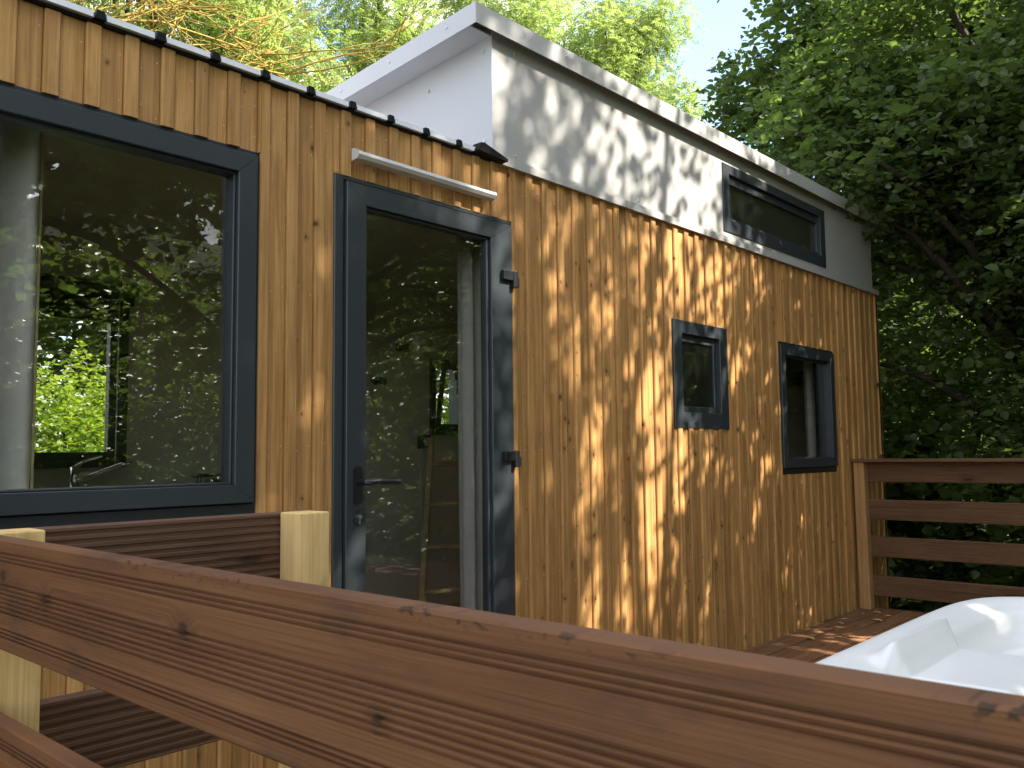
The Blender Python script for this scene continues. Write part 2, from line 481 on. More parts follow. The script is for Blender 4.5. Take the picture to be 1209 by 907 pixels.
dr = MB()
FX0, FX1 = 2.50, 7.12
def slab(x0,x1,y0,y1,za,zb,mi):
    """sloping box: za/zb = bottom/top height at y=0"""
    s = -.085
    v = [(x0,y0,za+s*y0),(x1,y0,za+s*y0),(x1,y1,za+s*y1),(x0,y1,za+s*y1),(x0,y0,zb+s*y0),(x1,y0,zb+s*y0),(x1,y1,zb+s*y1),(x0,y1,zb+s*y1)]
    dr.add(v, [(0,3,2,1),(4,5,6,7),(0,1,5,4),(1,2,6,5),(2,3,7,6),(3,0,4,7)], mi)
slab(FX0+.004, FX1-.004, -.046, YD+.1, 1.858, 1.866, 0)
slab(FX0+.004, GX-.007, .004, YD, 1.795, 1.802, 1)           # white soffit of the gable overhang
slab(FX0+.004, FX1-.004, -.046, .0, 1.828, 1.833, 2)         # black sheet standing in for shade in the open front overhang
dro = dr.build('dormer_roof', [M['panel'], M['panel_skylit'], M['rubber']], house)
fa = MB()
fa.box(FX0, FX1, -.052, -.0465, 1.787, 1.874)
fa.box(FX0+.0, FX1, -.0465, -.030, 1.869, 1.874)
def gf(y, b): return (1.7835 if b else 1.870) - .085*(y-(-.052))
for (xa, xb) in ((FX0-.0005, FX0+.0035), (FX1-.0035, FX1+.0005)):
    y0, y1 = -.0525, YD+.1
    fa.add([(xa,y0,gf(y0,1)),(xb,y0,gf(y0,1)),(xb,y1,gf(y1,1)),(xa,y1,gf(y1,1)),(xa,y0,gf(y0,0)+.004),(xb,y0,gf(y0,0)+.004),(xb,y1,gf(y1,0)),(xa,y1,gf(y1,0))],
           [(0,3,2,1),(4,5,6,7),(0,1,5,4),(1,2,6,5),(2,3,7,6),(3,0,4,7)], 1)
for y in (.12,.50,.86,1.3):
    fa.disc_x(FX0-.0005, y, gf(y,1)+.05, .0085, .005, 2)
for x in (3.1,3.9,4.7,5.5,6.3,7.0):
    fa.disc_y(x, -.052, 1.84, .006, .003, 2)
fa.build('fascia', [M['panel'], M['panel_skylit'], M['steel']], dro)
fz = MB()
fz.box(2.70, HX1+.012, -.016, -.0035, 1.236, 1.272)
fz.box(2.70, HX1+.012, -.0150, .0, 1.2725, 1.2745)
fz.build('flashing', M['panel'], house)

# --- windows
def ring(mbx, x0, x1, z0, z1, wl, wr, wb, wt, yf, yb, mi=0, gap=.0007, ch=.003):
    """four mitred frame profiles, front edge chamfered"""
    o = [(x0,z0),(x1,z0),(x1,z1),(x0,z1)]
    i = [(x0+wl,z0+wb),(x1-wr,z0+wb),(x1-wr,z1-wt),(x0+wl,z1-wt)]
    def lerp(a,b,t): return (a[0]+(b[0]-a[0])*t, a[1]+(b[1]-a[1])*t)
    for k in range(4):
        a, b = o[k], o[(k+1)%4]; c, d = i[(k+1)%4], i[k]
        L = math.dist(a,b); t = gap/L
        a2, b2 = lerp(a,b,t), lerp(b,a,t)
        L2 = math.dist(c,d); t = gap/L2
        c2, d2 = lerp(c,d,t), lerp(d,c,t)
        w = max(.004, math.dist(a,d)); s = min(.35, ch/w)
        af, df = lerp(a2,d2,s), lerp(d2,a2,s); bf, cf = lerp(b2,c2,s), lerp(c2,b2,s)
        P = lambda q, y: (q[0], y, q[1])
        vs = [P(a2,yb),P(b2,yb),P(c2,yb),P(d2,yb), P(a2,yf+ch),P(b2,yf+ch),P(c2,yf+ch),P(d2,yf+ch), P(af,yf),P(bf,yf),P(cf,yf),P(df,yf)]
        mbx.add(vs, [(0,1,2,3),(8,11,10,9),(0,4,5,1),(1,5,6,2),(2,6,7,3),(3,7,4,0),(4,8,9,5),(5,9,10,6),(6,10,11,7),(7,11,8,4)], mi)

def pane(mbx, x0, x1, z0, z1, y): mbx.box(x0, x1, y, y+.006, z0, z1)

def win(name_parent, x0, x1, z0, z1, kind):
    f = MB()
    if kind == 'proud':      # thin flange, shadow gap, broad sash set proud
        ring(f, x0, x1, z0, z1, .014, .014, .038, .016, .010, .15, 1)
        ring(f, x0+.014, x1-.014, z0+.038, z1-.016, .003, .003, .003, .003, .03, .14, 2)
        o = f.build('window', [M['anth'], M['anth_dark'], M['rubber']], name_parent)
        s = MB(); a = .0165
        ring(s, x0+a, x1-a, z0+.041, z1-.019, .068, .068, .058, .067, -.008, .075, 0)
        ring(s, x0+a+.068, x1-a-.068, z0+.099, z1-.086, .008, .008, .008, .008, .010, .06, 0)
        s.build('sash', [M['anth'], M['anth_dark']], o)
        gq = (x0+a+.075, x1-a-.075, z0+.106, z1-.093)
    else:                    # broad outer frame, sash recessed in it
        ring(f, x0, x1, z0, z1, .088, .088, .088, .072, .001, .15, 0)
        for t in (.35,.75):
            xs_ = x0+(x1-x0)*t
            f.box(xs_-.014, xs_+.014, -.0008, .006, z0+.026, z0+.031, 1)
        o = f.build('window', [M['anth'], M['black']], name_parent)
        s = MB(); a = .0885
        ring(s, x0+a, x1-a, z0+.0885, z1-.0725, .022, .026, .036, .040, .030, .10, 0)
        s.build('sash', [M['anth']], o)
        gq = (x0+a+.020, x1-a-.024, z0+.1225, z1-.1105)
    p = MB(); pane(p, *gq, .042)
    p.build('pane', M['frost'] if kind == 'frost' else M['glass'], o)
    return o
win(house, -.26, 1.540, -.188, 1.000, 'proud')
win(house, 4.064, 4.654, .126, .720, 'frost')
win(house, 5.330, 6.226, -.154, .712, 'proud')
# clerestory: broad frame
f = MB()
ring(f, 4.648, 6.137, 1.308, 1.726, .075, .085, .078, .058, -.008, .11, 0)
o = f.build('window', M['anth'], house)
s = MB(); ring(s, 4.7235, 6.0515, 1.3865, 1.6675, .018, .022, .022, .050, .012, .08, 0); s.build('sash', M['anth'], o)
p = MB(); pane(p, 4.74, 6.031, 1.407, 1.619, .030); p.build('pane', M['frost'], o)

# back windows
f = MB(); ring(f, 1.02, 2.10, -.05, .83, .10, .10, .08, .11, 2.20, 2.245, 0, ch=.002)
o = f.build('window', M['anth_dark'], house)
p = MB(); pane(p, 1.11, 2.01, .02, .73, 2.225); p.build('pane', M['glass'], o)
f = MB(); ring(f, 4.34, 4.66, .14, .70, .04, .04, .05, .05, 2.22, 2.34, 0, ch=.002)
o = f.build('window', M['anth_dark'], house)
s = MB(); ring(s, 4.38, 4.62, .19, .65, .02, .02, .03, .03, 2.20, 2.235, 0, ch=.002)
s.v = [(x, y - (z-.19)*.16, z) for x, y, z in s.v]     # tilted inwards at the top
so = s.build('sash', M['anth_dark'], o)
p = MB(); p.box(4.60-.2, 4.60, 2.215, 2.219, .22, .62); p.v = [(x, y-(z-.19)*.16, z) for x,y,z in p.v]
p.build('pane', M['glass'], o)
h = MB(); h.box(4.49,4.515,2.12,2.14,.54,.63); h.box(4.492,4.513,2.10,2.12,.44,.57)
h.build('handle', M['black'], o)

# --- door
df = MB()
ring(df, 1.838, 2.772, -1.135, 1.004, .040, .012, .03, .018, .004, .15, 0)
ring(df, 1.878, 2.760, -1.105, .986, .004, .003, .003, .004, .03, .14, 1)
df.build('door_frame', [M['anth'], M['rubber']], house)
dl = MB()
ring(dl, 1.8825, 2.7565, -1.1015, .9815, .088, .128, .11, .076, -.010, .055, 0)
ring(dl, 1.9705, 2.6285, -.9915, .9055, .010, .014, .012, .010, .006, .04, 1)
door = dl.build('door', [M['anth'], M['anth']], house)
p = MB(); pane(p, 1.978, 2.618, -.982, .898, .018); p.build('pane', M['glass'], door)
h = MB()
hx, hz = 1.930, -.095
h.prism([(hx-.014,hz-.075),(hx+.014,hz-.075),(hx+.016,hz-.06),(hx+.016,hz+.045),(hx+.010,hz+.055),(hx-.010,hz+.055),(hx-.016,hz+.045),(hx-.016,hz-.06)],
        lambda p_,q_,t:(p_,t,q_), -.021, -.010)
h.tube([(hx,-.018,hz),(hx,-.063,hz),(hx+.012,-.071,hz),(hx+.05,-.073,hz+.002),(hx+.10,-.072,hz),(hx+.145,-.070,hz-.001)],
       [.011,.011,.0115,.0105,.010,.0095], 10)
h.build('handle', M['black'], door, smooth=False)
h = MB()
h.prism([(hx+.016*math.cos(a*math.pi/6), hz-.125+.026*math.sin(a*math.pi/6)) for a in range(12)], lambda p_,q_,t:(p_,t,q_), -.015, -.0105, 1)
h.tube([(hx,-.014,hz-.121),(hx,-.028,hz-.121)], [.0095,.009], 12, 0)
h.box(hx-.003, hx+.003, -.026, -.0155, hz-.147, hz-.128, 0)
h.build('lock', [M['chrome'], M['anth_dark']], door)
for z in (.755, -.010):
    h = MB()
    h.box(2.684, 2.742, -.030, -.0105, z-.020, z+.020)
    h.tube([(2.757,-.026,z-.048),(2.757,-.026,z+.022)], [.0125,.0125], 10)
    h.box(2.745, 2.780, -.032, -.004, z-.046, z-.004)
    h.build('hinge', M['black'], door, bevel=.002)

# --- light bar above the door
lb = MB()
za = 1.066
for xa, xb, mi in ((1.914,2.606,0),):
    lb.prism([(-.012,za-.008),(-.042,za-.004),(-.052,za+.008),(-.050,za+.020),(-.020,za+.034),(-.012,za+.034)], lambda y,z,t:(t,y,z), xa, xb, 0)
lb.prism([(-.010,za-.010),(-.043,za-.006),(-.054,za+.008),(-.052,za+.021),(-.020,za+.036),(-.010,za+.036)], lambda y,z,t:(t,y,z), 1.900, 1.914, 1)
lb.prism([(-.010,za-.010),(-.043,za-.006),(-.054,za+.008),(-.052,za+.021),(-.020,za+.036),(-.010,za+.036)], lambda y,z,t:(t,y,z), 2.606, 2.620, 1)
lb.box(2.02,2.06,-.012,.004,za,za+.02,0); lb.box(2.48,2.52,-.012,.004,za,za+.02,0)
lb.build('light_bar', [M['alu'], M['alu']], house)

# trailer wheels hide under the house; a skirt board closes the gap
sk = MB(); sk.box(HX0+.1, HX1-.1, .10, 2.2, GZ, -1.401)
sk.build('chassis', M['rubber'], house)

# ------------------------------------------------------------------ inside the house
def curtain(name, label, x0, x1, z0, z1, y, waves, amp, mat, hem=True, group=None):
    o = thing(name, label, 'curtain', ((x0+x1)/2, y, z0), group)
    n = waves*10; rr = random.Random(int(x0*100))
    xs = [x0+(x1-x0)*i/n for i in range(n+1)]
    ph = [rr.uniform(-.4,.4) for _ in range(waves+2)]
    def yy(i, t):
        w = i/10
        return y + amp*(1-.25*t)*math.sin(2*math.pi*w + ph[int(w)]*.6) + .006*math.sin(w*2.1+3*t)
    m = MB(); rows = 12
    for side in (0, 1):
        base = len(m.v)
        for r in range(rows+1):
            t = r/rows
            for i in range(n+1):
                m.v.append((xs[i], yy(i,t) + side*.002, z1+(z0-z1)*t))
        for r in range(rows):
            for i in range(n):
                a = base+r*(n+1)+i
                m.f.append((a,a+1,a+n+2,a+n+1)); m.m.append(0)
    m.build('cloth', mat, o, smooth=True)
    if hem:
        h = MB(); h.v = []
        pts = [(xs[-1]+.004, yy(n,r/rows)-.001, z1+(z0-z1)*r/rows) for r in range(rows+1)]
        h.tube(pts, [.006]*len(pts), 6)
        h.build('hem', M['lining_strip'], o)
    return o
curtain('curtain', 'grey curtain at the left side of the big window', .20, .945, -1.05, 1.20, .225, 6, .048, M['curt'], group='curtains inside the house')
curtain('curtain', 'grey curtain gathered at the hinge side of the glass door', 2.67, 2.90, -1.06, 1.20, .215, 4, .034, M['curt'], group='curtains inside the house')
curtain('curtain', 'pale curtain in the right hand square window', 6.24, 6.62, -1.05, 1.20, .215, 5, .028, M['curtl'], group='curtains inside the house')

kc = thing('kitchen_counter', 'wooden kitchen worktop under the back window', 'counter', (1.9,1.95,-1.10))
m = MB(); m.box(.9, 2.95, 1.62, 2.195, -.185, -.150); m.build('worktop', M['counter'], kc, bevel=.003)
m = MB(); m.box(.92, 2.93, 1.66, 2.19, -1.10, -.186); m.build('cabinet', M['cab'], kc)
fc = MB()
fx, fy = 1.78, 2.06
fc.tube([(fx,fy,-.15),(fx,fy,-.145),(fx,fy,-.10),(fx,fy,-.045)], [.03,.022,.021,.023], 12)
fc.tube([(fx+.01,fy-.01,-.115),(fx+.10,fy-.06,-.075),(fx+.19,fy-.10,-.035),(fx+.23,fy-.13,-.03)], [.014,.012,.011,.010], 10)
fa_ = fc.build('faucet', M['chrome'], kc, smooth=True)
l = MB(); l.tube([(fx,fy,-.045),(fx+.03,fy-.01,-.02),(fx+.12,fy-.03,.008)], [.018,.010,.006], 8)
l.build('lever', M['chrome'], fa_)
hb = MB(); hb.box(2.30,2.88,1.70,2.12,-.150,-.142)
hbo = hb.build('gas_hob', M['chrome'], kc)
for hx_ in (2.44, 2.73):
    ps = MB()
    for a in range(4):
        c, s_ = math.cos(a*math.pi/2+.4), math.sin(a*math.pi/2+.4)
        ps.tube([(hx_+.03*c,1.9+.03*s_,-.098),(hx_+.10*c,1.9+.10*s_,-.096),(hx_+.105*c,1.9+.105*s_,-.142)], [.005,.005,.005], 6)
    ps.tube([(hx_+.11*math.cos(t*math.pi/8),1.9+.11*math.sin(t*math.pi/8),-.106) for t in range(17)], [.004]*17, 6)
    ps.tube([(hx_,1.9,-.142),(hx_,1.9,-.115)], [.045,.035], 12)
    ps.build('pan_support', M['black'], hbo)

rb = thing('roller_blind', 'dark rolled up roller blind above the kitchen window', 'blind', (1.55,2.16,.83))
m = MB(); m.tube([(.98,2.165,.885),(2.13,2.165,.885)], [.028,.028], 12); m.box(.975,2.135,2.17,2.249,.86,.93)
m.build('cassette', M['anth_dark'], rb)
m = MB(); m.box(1.0,2.115,2.180,2.186,.815,.87); m.build('cloth', M['rubber'], rb)
m = MB(); m.tube([(2.03,2.17,.86),(2.03,2.172,.3),(2.028,2.17,-.06)], [.0035]*3, 6); m.build('pull_cord', M['alu'], rb)

for x, z, lab in ((3.86,.51,'black double socket on the inside back wall, the lower one left of the tilted window'),
                  (4.08,.76,'black double socket on the inside back wall, the higher one')):
    so = thing('wall_socket', lab, 'socket', (x,2.25,z), 'sockets on the back wall')
    for dx in (-.035,.035):
        m = MB(); m.prism([(x+dx+.03*math.cos(a*math.pi/8), z+.03*math.sin(a*math.pi/8)) for a in range(16)], lambda p_,q_,t:(p_,t,q_), 2.234, 2.2495)
        m.build('outlet', M['black'], so)
so = thing('wall_switch', 'black switch box on the inside back wall above a thin conduit', 'switch', (4.27,2.25,.09))
m = MB(); m.box(4.22,4.32,2.21,2.2495,.04,.14); m.build('box', M['black'], so, bevel=.003)
m = MB(); m.box(4.255,4.31,2.204,2.2095,.06,.12); m.build('button', M['alu'], so)
m = MB(); m.box(4.245,4.265,2.232,2.2495,-1.10,.038); m.build('conduit', M['alu'], so)

ld = thing('ladder', 'pale wooden ladder leaning inside behind the glass door', 'ladder', (4.0,1.6,-1.10))
for dx in (0, .34):
    m = MB()
    a = Vector((3.62+dx,1.55-dx*.35,-1.095)); b = Vector((4.02+dx,1.88-dx*.35,.10))
    d = (b-a).normalized()
    m.prism([(-.03,-.016),(.03,-.016),(.03,.016),(-.03,.016)], lambda p_,q_,t: tuple(a+d*t+Vector((p_*.7,p_*.5,-p_*.35))+Vector((q_*.6,-q_*.8,0))), 0, (b-a).length)
    m.build('rail', M['ladder'], ld)
for t in (.2,.42,.64,.86):
    m = MB(); a = Vector((3.62,1.55,-1.095)).lerp(Vector((4.02,1.88,.10)), t); b = a + Vector((.34,-.119,0))
    m.tube([a,b],[.016,.016],8); m.build('rung', M['ladder'], ld)

# ------------------------------------------------------------------ deck
dk = MB()
bw, gp = .120, .006
y = -4.7
rngd = random.Random(5)
while y < -.035:
    y1 = min(y+bw, -.006)
    x0 = .513 if y1 < -.80 else 1.20
    xs = [x0, rngd.choice([2.4,3.1,3.6]), rngd.choice([4.6,5.0,5.4]), 6.62]
    for a, b in zip(xs, xs[1:]):
        dz = rngd.uniform(-.0012,.0012)
        n = 7; prof = []
        for i in range(n):
            t0 = y + (y1-y)*(i/n); t1 = y + (y1-y)*((i+.62)/n); t2 = y + (y1-y)*((i+.72)/n); t3 = y+(y1-y)*((i+.92)/n)
            prof += [(t0,DZ+dz),(t1,DZ+dz),(t2,DZ+dz-.0025),(t3,DZ+dz-.0025)]
        prof += [(y1,DZ+dz),(y1,DZ-.028),(y,DZ-.028)]
        dk.prism(prof, lambda p_,q_,t:(t,p_,q_), a+.001, b-.001)
    y += bw+gp
dk.build('deck', M['deck'], None)
tag(bpy.data.objects['deck'], kind='structure')
jo = MB()
for x in (.62,1.6,2.6,3.6,4.6,5.6,6.5):
    jo.box(x,x+.05,-4.65,(-.83 if x < 1.2 else -.03),DZ-.17,DZ-.0285)
    for yy_ in (-4.5,-2.6,-.95):
        jo.box(x-.01,x+.06,yy_,yy_+.07,GZ,DZ-.171)
jo.box(.52,6.6,-4.70,-4.655,DZ-.17,DZ-.0285)
tag(jo.build('deck_frame', M['deck']), kind='structure')

# ------------------------------------------------------------------ railings
def decking_profile(h, th, style):
    """section of a grooved board: (depth outwards, height)"""
    pts = []
    if style == 'mixed':
        ops = [('f',.085)] + [('g',.037)]*3 + [('f',.18)] + [('g',.042)]*7 + [('f',.12)] + [('g',.036)]*3 + [('f',.10)]
    elif style == 'wave':
        ops = [('g',1/9)]*9
    else:
        ops = [('g',1/10)]*10
    tot = sum(b for _, b in ops); z = h
    pts.append((0, h-.003)); z = h-.003
    hh = h-.006
    for k, f_ in ops:
        d = hh*f_/tot
        if k == 'f': z -= d; pts.append((0, z))
        else:
            dep = .0042 if style == 'mixed' else (.004 if style=='wave' else .004)
            pts += [(0, z-d*.36),(-dep, z-d*.46),(-dep, z-d*.90),(0, z-d)]; z -= d
    pts += [(-.003,0),(-th+.003,0),(-th,.003),(-th,h-.003),(-th+.003,h),(-.003,h)]
    return pts

def rail_y(mbx, xf, y0, y1, zb, h, th, style, segs=1):
    """board running along Y, grooved face towards -X at x = xf"""
    mbx.prism(decking_profile(h, th, style), lambda p_,q_,t:(xf-p_, t, zb+q_), y0, y1)
def rail_x(mbx, yf, x0, x1, zb, h, th, style):
    """board running along X, grooved face towards -Y at y = yf"""
    mbx.prism(decking_profile(h, th, style), lambda p_,q_,t:(t, yf-p_, zb+q_), x0, x1)

def post_mb(x0,x1,y0,y1,z0,z1, lean=0):
    m = MB(); m.box(x0,x1,y0,y1,z0,z1)
    if lean: m.v = [(x, y+lean*(z1-z), z) for x,y,z in m.v]
    return m
nr = thing('deck_railing', 'brown grooved board railing running across the near foreground', 'railing', (.50,-2.2,DZ), 'wooden railings of the deck')
for zt in (-.1245, -.400, -.675, -.950):
    m = MB(); rail_y(m, .483, -3.70, -.800, zt-.167, .167, .0275, 'mixed'); m.build('board', M['rail'], nr)
for y0 in (-.880, -3.45):
    post_mb(.511,.588,y0,y0+.077,DZ-.30,-.123).build('post', M['post'], nr, bevel=.003)
r2 = thing('deck_railing', 'short dark board railing in front of the big window, ending in a pale square post', 'railing', (.9,-.80,DZ), 'wooden railings of the deck')
for zt in (-.125, -.434, -.74, -1.0):
    m = MB(); rail_x(m, -.802, .50, 1.105+.05 if False else 1.176, zt-(.150), .150, .028, 'wave'); m.build('board', M['railx'], r2)
post_mb(1.103,1.180,-.880,-.803,DZ-.30,-.1245).build('post', M['post'], r2, bevel=.003)
r3 = thing('deck_railing', 'dark four board railing with a flat cap closing the far end of the deck', 'railing', (6.56,-2.0,DZ), 'wooden railings of the deck')
for zt in (-.090, -.362, -.629, -.911):
    m = MB(); rail_y(m, 6.552, -4.65, -.030, zt-.146, .145, .028, 'fine'); m.build('board', M['fence'], r3)
m = MB(); m.box(6.455,6.60,-4.65,.0-.004,-.0885,-.066); m.build('cap', M['fence'], r3, bevel=.002)
post_mb(6.472,6.5505,-.086,-.012,DZ+.002,-.0895, -.012).build('post', M['fpost'], r3, bevel=.003)
for y0 in (-1.75,-3.2,-4.62):
    post_mb(6.581,6.655,y0,y0+.075,GZ,-.0895).build('post', M['fence'], r3)

# dead leaves lying on the deck
rl = random.Random(11)
for i in range(14):
    x, y = rl.uniform(3.2,6.4), rl.uniform(-1.0,-.06)
    if i < 7: x, y = rl.uniform(5.2,6.45), rl.uniform(-.30,-.05)
    a = rl.uniform(0,6.28); s_ = rl.uniform(.02,.04)
    m = MB()
    c, si = math.cos(a)*s_, math.sin(a)*s_
    pr = [(0,-1,.1),(.35,-.4,.25),(.4,.3,.35),(0,1,.1),(-.4,.3,.3),(-.35,-.4,.3)]
    top = [(x+u*c-v*si, y+u*si+v*c, DZ+.004+w*s_) for u,v,w in pr]; mid = (x,y,DZ+.004)
    bot = [(p_[0],p_[1],p_[2]-.0012) for p_ in top]
    n = 6
    m.add(top+[mid]+bot+[(x,y,DZ+.0028)], [(k,(k+1)%n,6) for k in range(n)] + [(7+(k+1)%n,7+k,13) for k in range(n)] + [(k,7+k,7+(k+1)%n,(k+1)%n) for k in range(n)])
    tag(m.build('fallen_leaf', M['leafdry'], origin=(x,y,DZ+.003)), 'small dry curled leaf lying on the deck boards near the wall', 'leaf', 'dry leaves on the deck')

# ------------------------------------------------------------------ hot tub (height field shell)
TX0, TX1, TY0, TY1, TZ = .70, 2.66, -3.745, -1.785, -.382
def sst(x, a, b):
    t = np.clip((x-a)/(b-a), 0, 1); return t*t*(3-2*t)
tub = thing('hot_tub', 'white moulded plastic hot tub standing on the deck', 'hot tub', ((TX0+TX1)/2,(TY0+TY1)/2,DZ))
n = 170
cxt, cyt, hs = (TX0+TX1)/2, (TY0+TY1)/2, .98
m = MB()
# square-with-round-corners polar-like grid: map the unit square onto a superellipse
lin_ = np.linspace(-1,1,n)
U_, V_ = np.meshgrid(lin_, lin_, indexing='ij')
p_ = 9.0
mx_ = np.maximum(np.abs(U_), np.abs(V_))
den = (np.abs(U_)**p_ + np.abs(V_)**p_)**(1/p_)
den[den == 0] = 1
S = mx_/den
XX, YY = U_*S, V_*S                      # inside |x|^p+|y|^p <= 1
rho = mx_                                # 0 centre .. 1 rim edge
d_edge = (1-rho)*hs                      # distance from the outer edge
def blob(cx, cy, rx, ry, k=4):
    return np.exp(-((np.abs((XX-cx)/rx))**k + (np.abs((YY-cy)/ry))**k))
Z = np.zeros_like(rho)
Z -= .055*(1-sst(d_edge, -.035, .05))**1.6           # rounded outer lip
ang = np.arctan2(YY, XX)
# rim falls away to a moulded ledge; lobes of the headrests push the edge inwards
def step(x, c, w): return sst(x, c-w/2, c+w/2)
def block(u0,u1,v0,v1,w=.05):
    return step(XX,u0,w)*(1-step(XX,u1,w))*step(YY,v0,w)*(1-step(YY,v1,w))
rim = step(d_edge, .125, .03)
Z -= .022*sst(d_edge, .04, .12)                       # the rim leans inwards
Z -= .075*rim                                        # step down to the ledge
sup = ((np.abs(XX/.66))**4.0 + (np.abs(YY/.66))**4.0)**.25
seat = 1-step(sup + .16*np.cos(4*ang)*(sup > .2), .98, .06)
Z -= .085*seat                                       # seats
well = 1-step(((np.abs((XX-.03)/.50))**3.2 + (np.abs((YY+.03)/.50))**3.2)**(1/3.2) + .10*np.cos(4*ang), .95, .07)
Z -= .30*well                                        # foot well
for bk in (block(.02,.40,.66,.90,.07), block(-.62,-.22,.68,.90,.07), block(.66,.90,-.42,.02,.07), block(-.9,-.68,-.3,.25,.07), block(-.3,.25,-.9,-.68,.07)):
    Z += .058*bk                                     # headrest blocks against the rim
rr_ = np.sqrt(((XX-.69)/.095)**2 + ((YY-.69)/.095)**2)
Z -= .02*(1-step(rr_, 1.0, .25))                     # round cup hollow in the corner ledge
verts = np.stack([cxt+XX*hs, cyt+YY*hs, TZ+Z], -1).reshape(-1,3)
m.v = [tuple(q) for q in verts]
for i in range(n-1):
    for j in range(n-1):
        m.f.append((i*n+j,(i+1)*n+j,(i+1)*n+j+1,i*n+j+1)); m.m.append(0)
per = [(i,0) for i in range(n)] + [(n-1,j) for j in range(1,n)] + [(i,n-1) for i in range(n-2,-1,-1)] + [(0,j) for j in range(n-2,0,-1)]
base = len(m.v)
for lvl,(dz,sc) in enumerate(((-.06,1.004),(-.10,.992))):
    for i,j in per:
        m.v.append((cxt+XX[i,j]*hs*sc, cyt+YY[i,j]*hs*sc, TZ+dz))
L = len(per)
for k in range(L):
    k2 = (k+1)%L
    a, b = per[k][0]*n+per[k][1], per[k2][0]*n+per[k2][1]
    m.f.append((a,b,base+k2,base+k)); m.m.append(0)
    m.f.append((base+k,base+k2,base+L+k2,base+L+k)); m.m.append(0)
m.build('shell', M['tub'], tub, smooth=True)
m = MB()
ring_ = [(cxt+XX[i,j]*.955, cyt+YY[i,j]*.955) for i,j in per]
m.v = [(x,y,TZ-.1001) for x,y in ring_] + [(cxt+(x-cxt)*.96,cyt+(y-cyt)*.96,DZ+.002) for x,y in ring_]
for k in range(L):
    k2 = (k+1)%L; m.f.append((k,k2,L+k2,L+k)); m.m.append(0)
m.build('cabinet', M['tub'], tub, smooth=True)

# ------------------------------------------------------------------ foliage
def np_mesh(name, V, F4, mat, parent, origin):
    """V (n,3), F4 (m,4) quads"""
    me = bpy.data.meshes.new(name)
    V = V - np.array(origin)
    me.vertices.add(len(V)); me.vertices.foreach_set('co', V.astype(np.float32).ravel())
    me.loops.add(F4.size); me.loops.foreach_set('vertex_index', F4.astype(np.int32).ravel())
    me.polygons.add(len(F4)); me.polygons.foreach_set('loop_start', np.arange(0, F4.size, 4, dtype=np.int32))
    me.polygons.foreach_set('loop_total', np.full(len(F4), 4, dtype=np.int32))
    me.materials.append(mat); me.update(); me.validate()
    o = bpy.data.objects.new(name, me); COL.objects.link(o)
    if parent is None: o.location = origin
    else:
        o.parent = parent; o.location = Vector(origin) - Vector(parent.location)
    return o

def unit(v): return v/np.maximum(np.linalg.norm(v, axis=-1, keepdims=True), 1e-9)

def twigs(rs, clumps, count, flat=.6, shell=2.0):
    """twig bases and directions in a set of ellipsoid clumps (cx,cy,cz,rx,ry,rz)"""
    c = np.array(clumps, float)
    w = c[:,3]*c[:,4]*c[:,5]; w = w**.8; w /= w.sum()
    k = rs.choice(len(c), count, p=w)
    d = unit(rs.normal(size=(count,3)))
    r = rs.random(count)**(1/shell)
    pos = c[k,:3] + d*r[:,None]*c[k,3:6]
    dr = unit(d*.8 + rs.normal(size=(count,3))*.6 + np.array([0,0,-.12]))
    dr[:,2] *= flat; dr = unit(dr)
    return pos, dr

def broad_leaves(rs, pos, dr, per=8, L=.34, size=.075, tilt=.55, keep=None):
    T = len(pos); s = (np.arange(per)+.5)/per
    P = pos[:,None,:] + dr[:,None,:]*(s*L)[None,:,None]
    P[:,:,2] -= (s**2*L*.35)[None,:]
    side = np.where(np.arange(per)%2, 1., -1.)
    up = np.array([0,0,1.])
    lat = unit(np.cross(dr, up))
    ax = unit(dr[:,None,:]*.55 + lat[:,None,:]*side[None,:,None]*.9 + rs.normal(size=(T,per,3))*.35)
    nrm = unit(up + rs.normal(size=(T,per,3))*tilt)
    P, ax, nrm = P.reshape(-1,3), ax.reshape(-1,3), nrm.reshape(-1,3)
    ax = unit(ax - nrm*(ax*nrm).sum(1,keepdims=True)*.8)
    bx = unit(np.cross(nrm, ax)); nn = np.cross(ax, bx)
    sz = size*np.exp(rs.normal(size=len(P))*.28)
    if keep is not None:
        m_ = keep(P, rs); P, ax, bx, nn, sz = P[m_], ax[m_], bx[m_], nn[m_], sz[m_]
    prof = np.array([(0,.05,0),(.44,.30,.10),(.40,.68,.08),(0,1.08,-.10),(-.40,.68,.08),(-.44,.30,.10)])
    V = P[:,None,:] + sz[:,None,None]*(prof[None,:,0,None]*bx[:,None,:] + prof[None,:,1,None]*ax[:,None,:] + prof[None,:,2,None]*nn[:,None,:])
    n_ = len(P); b = np.arange(n_)[:,None]*6
    F = np.concatenate([b+np.array([0,1,2,3]), b+np.array([0,3,4,5])], 1).reshape(-1,4)
    return V.reshape(-1,3), F

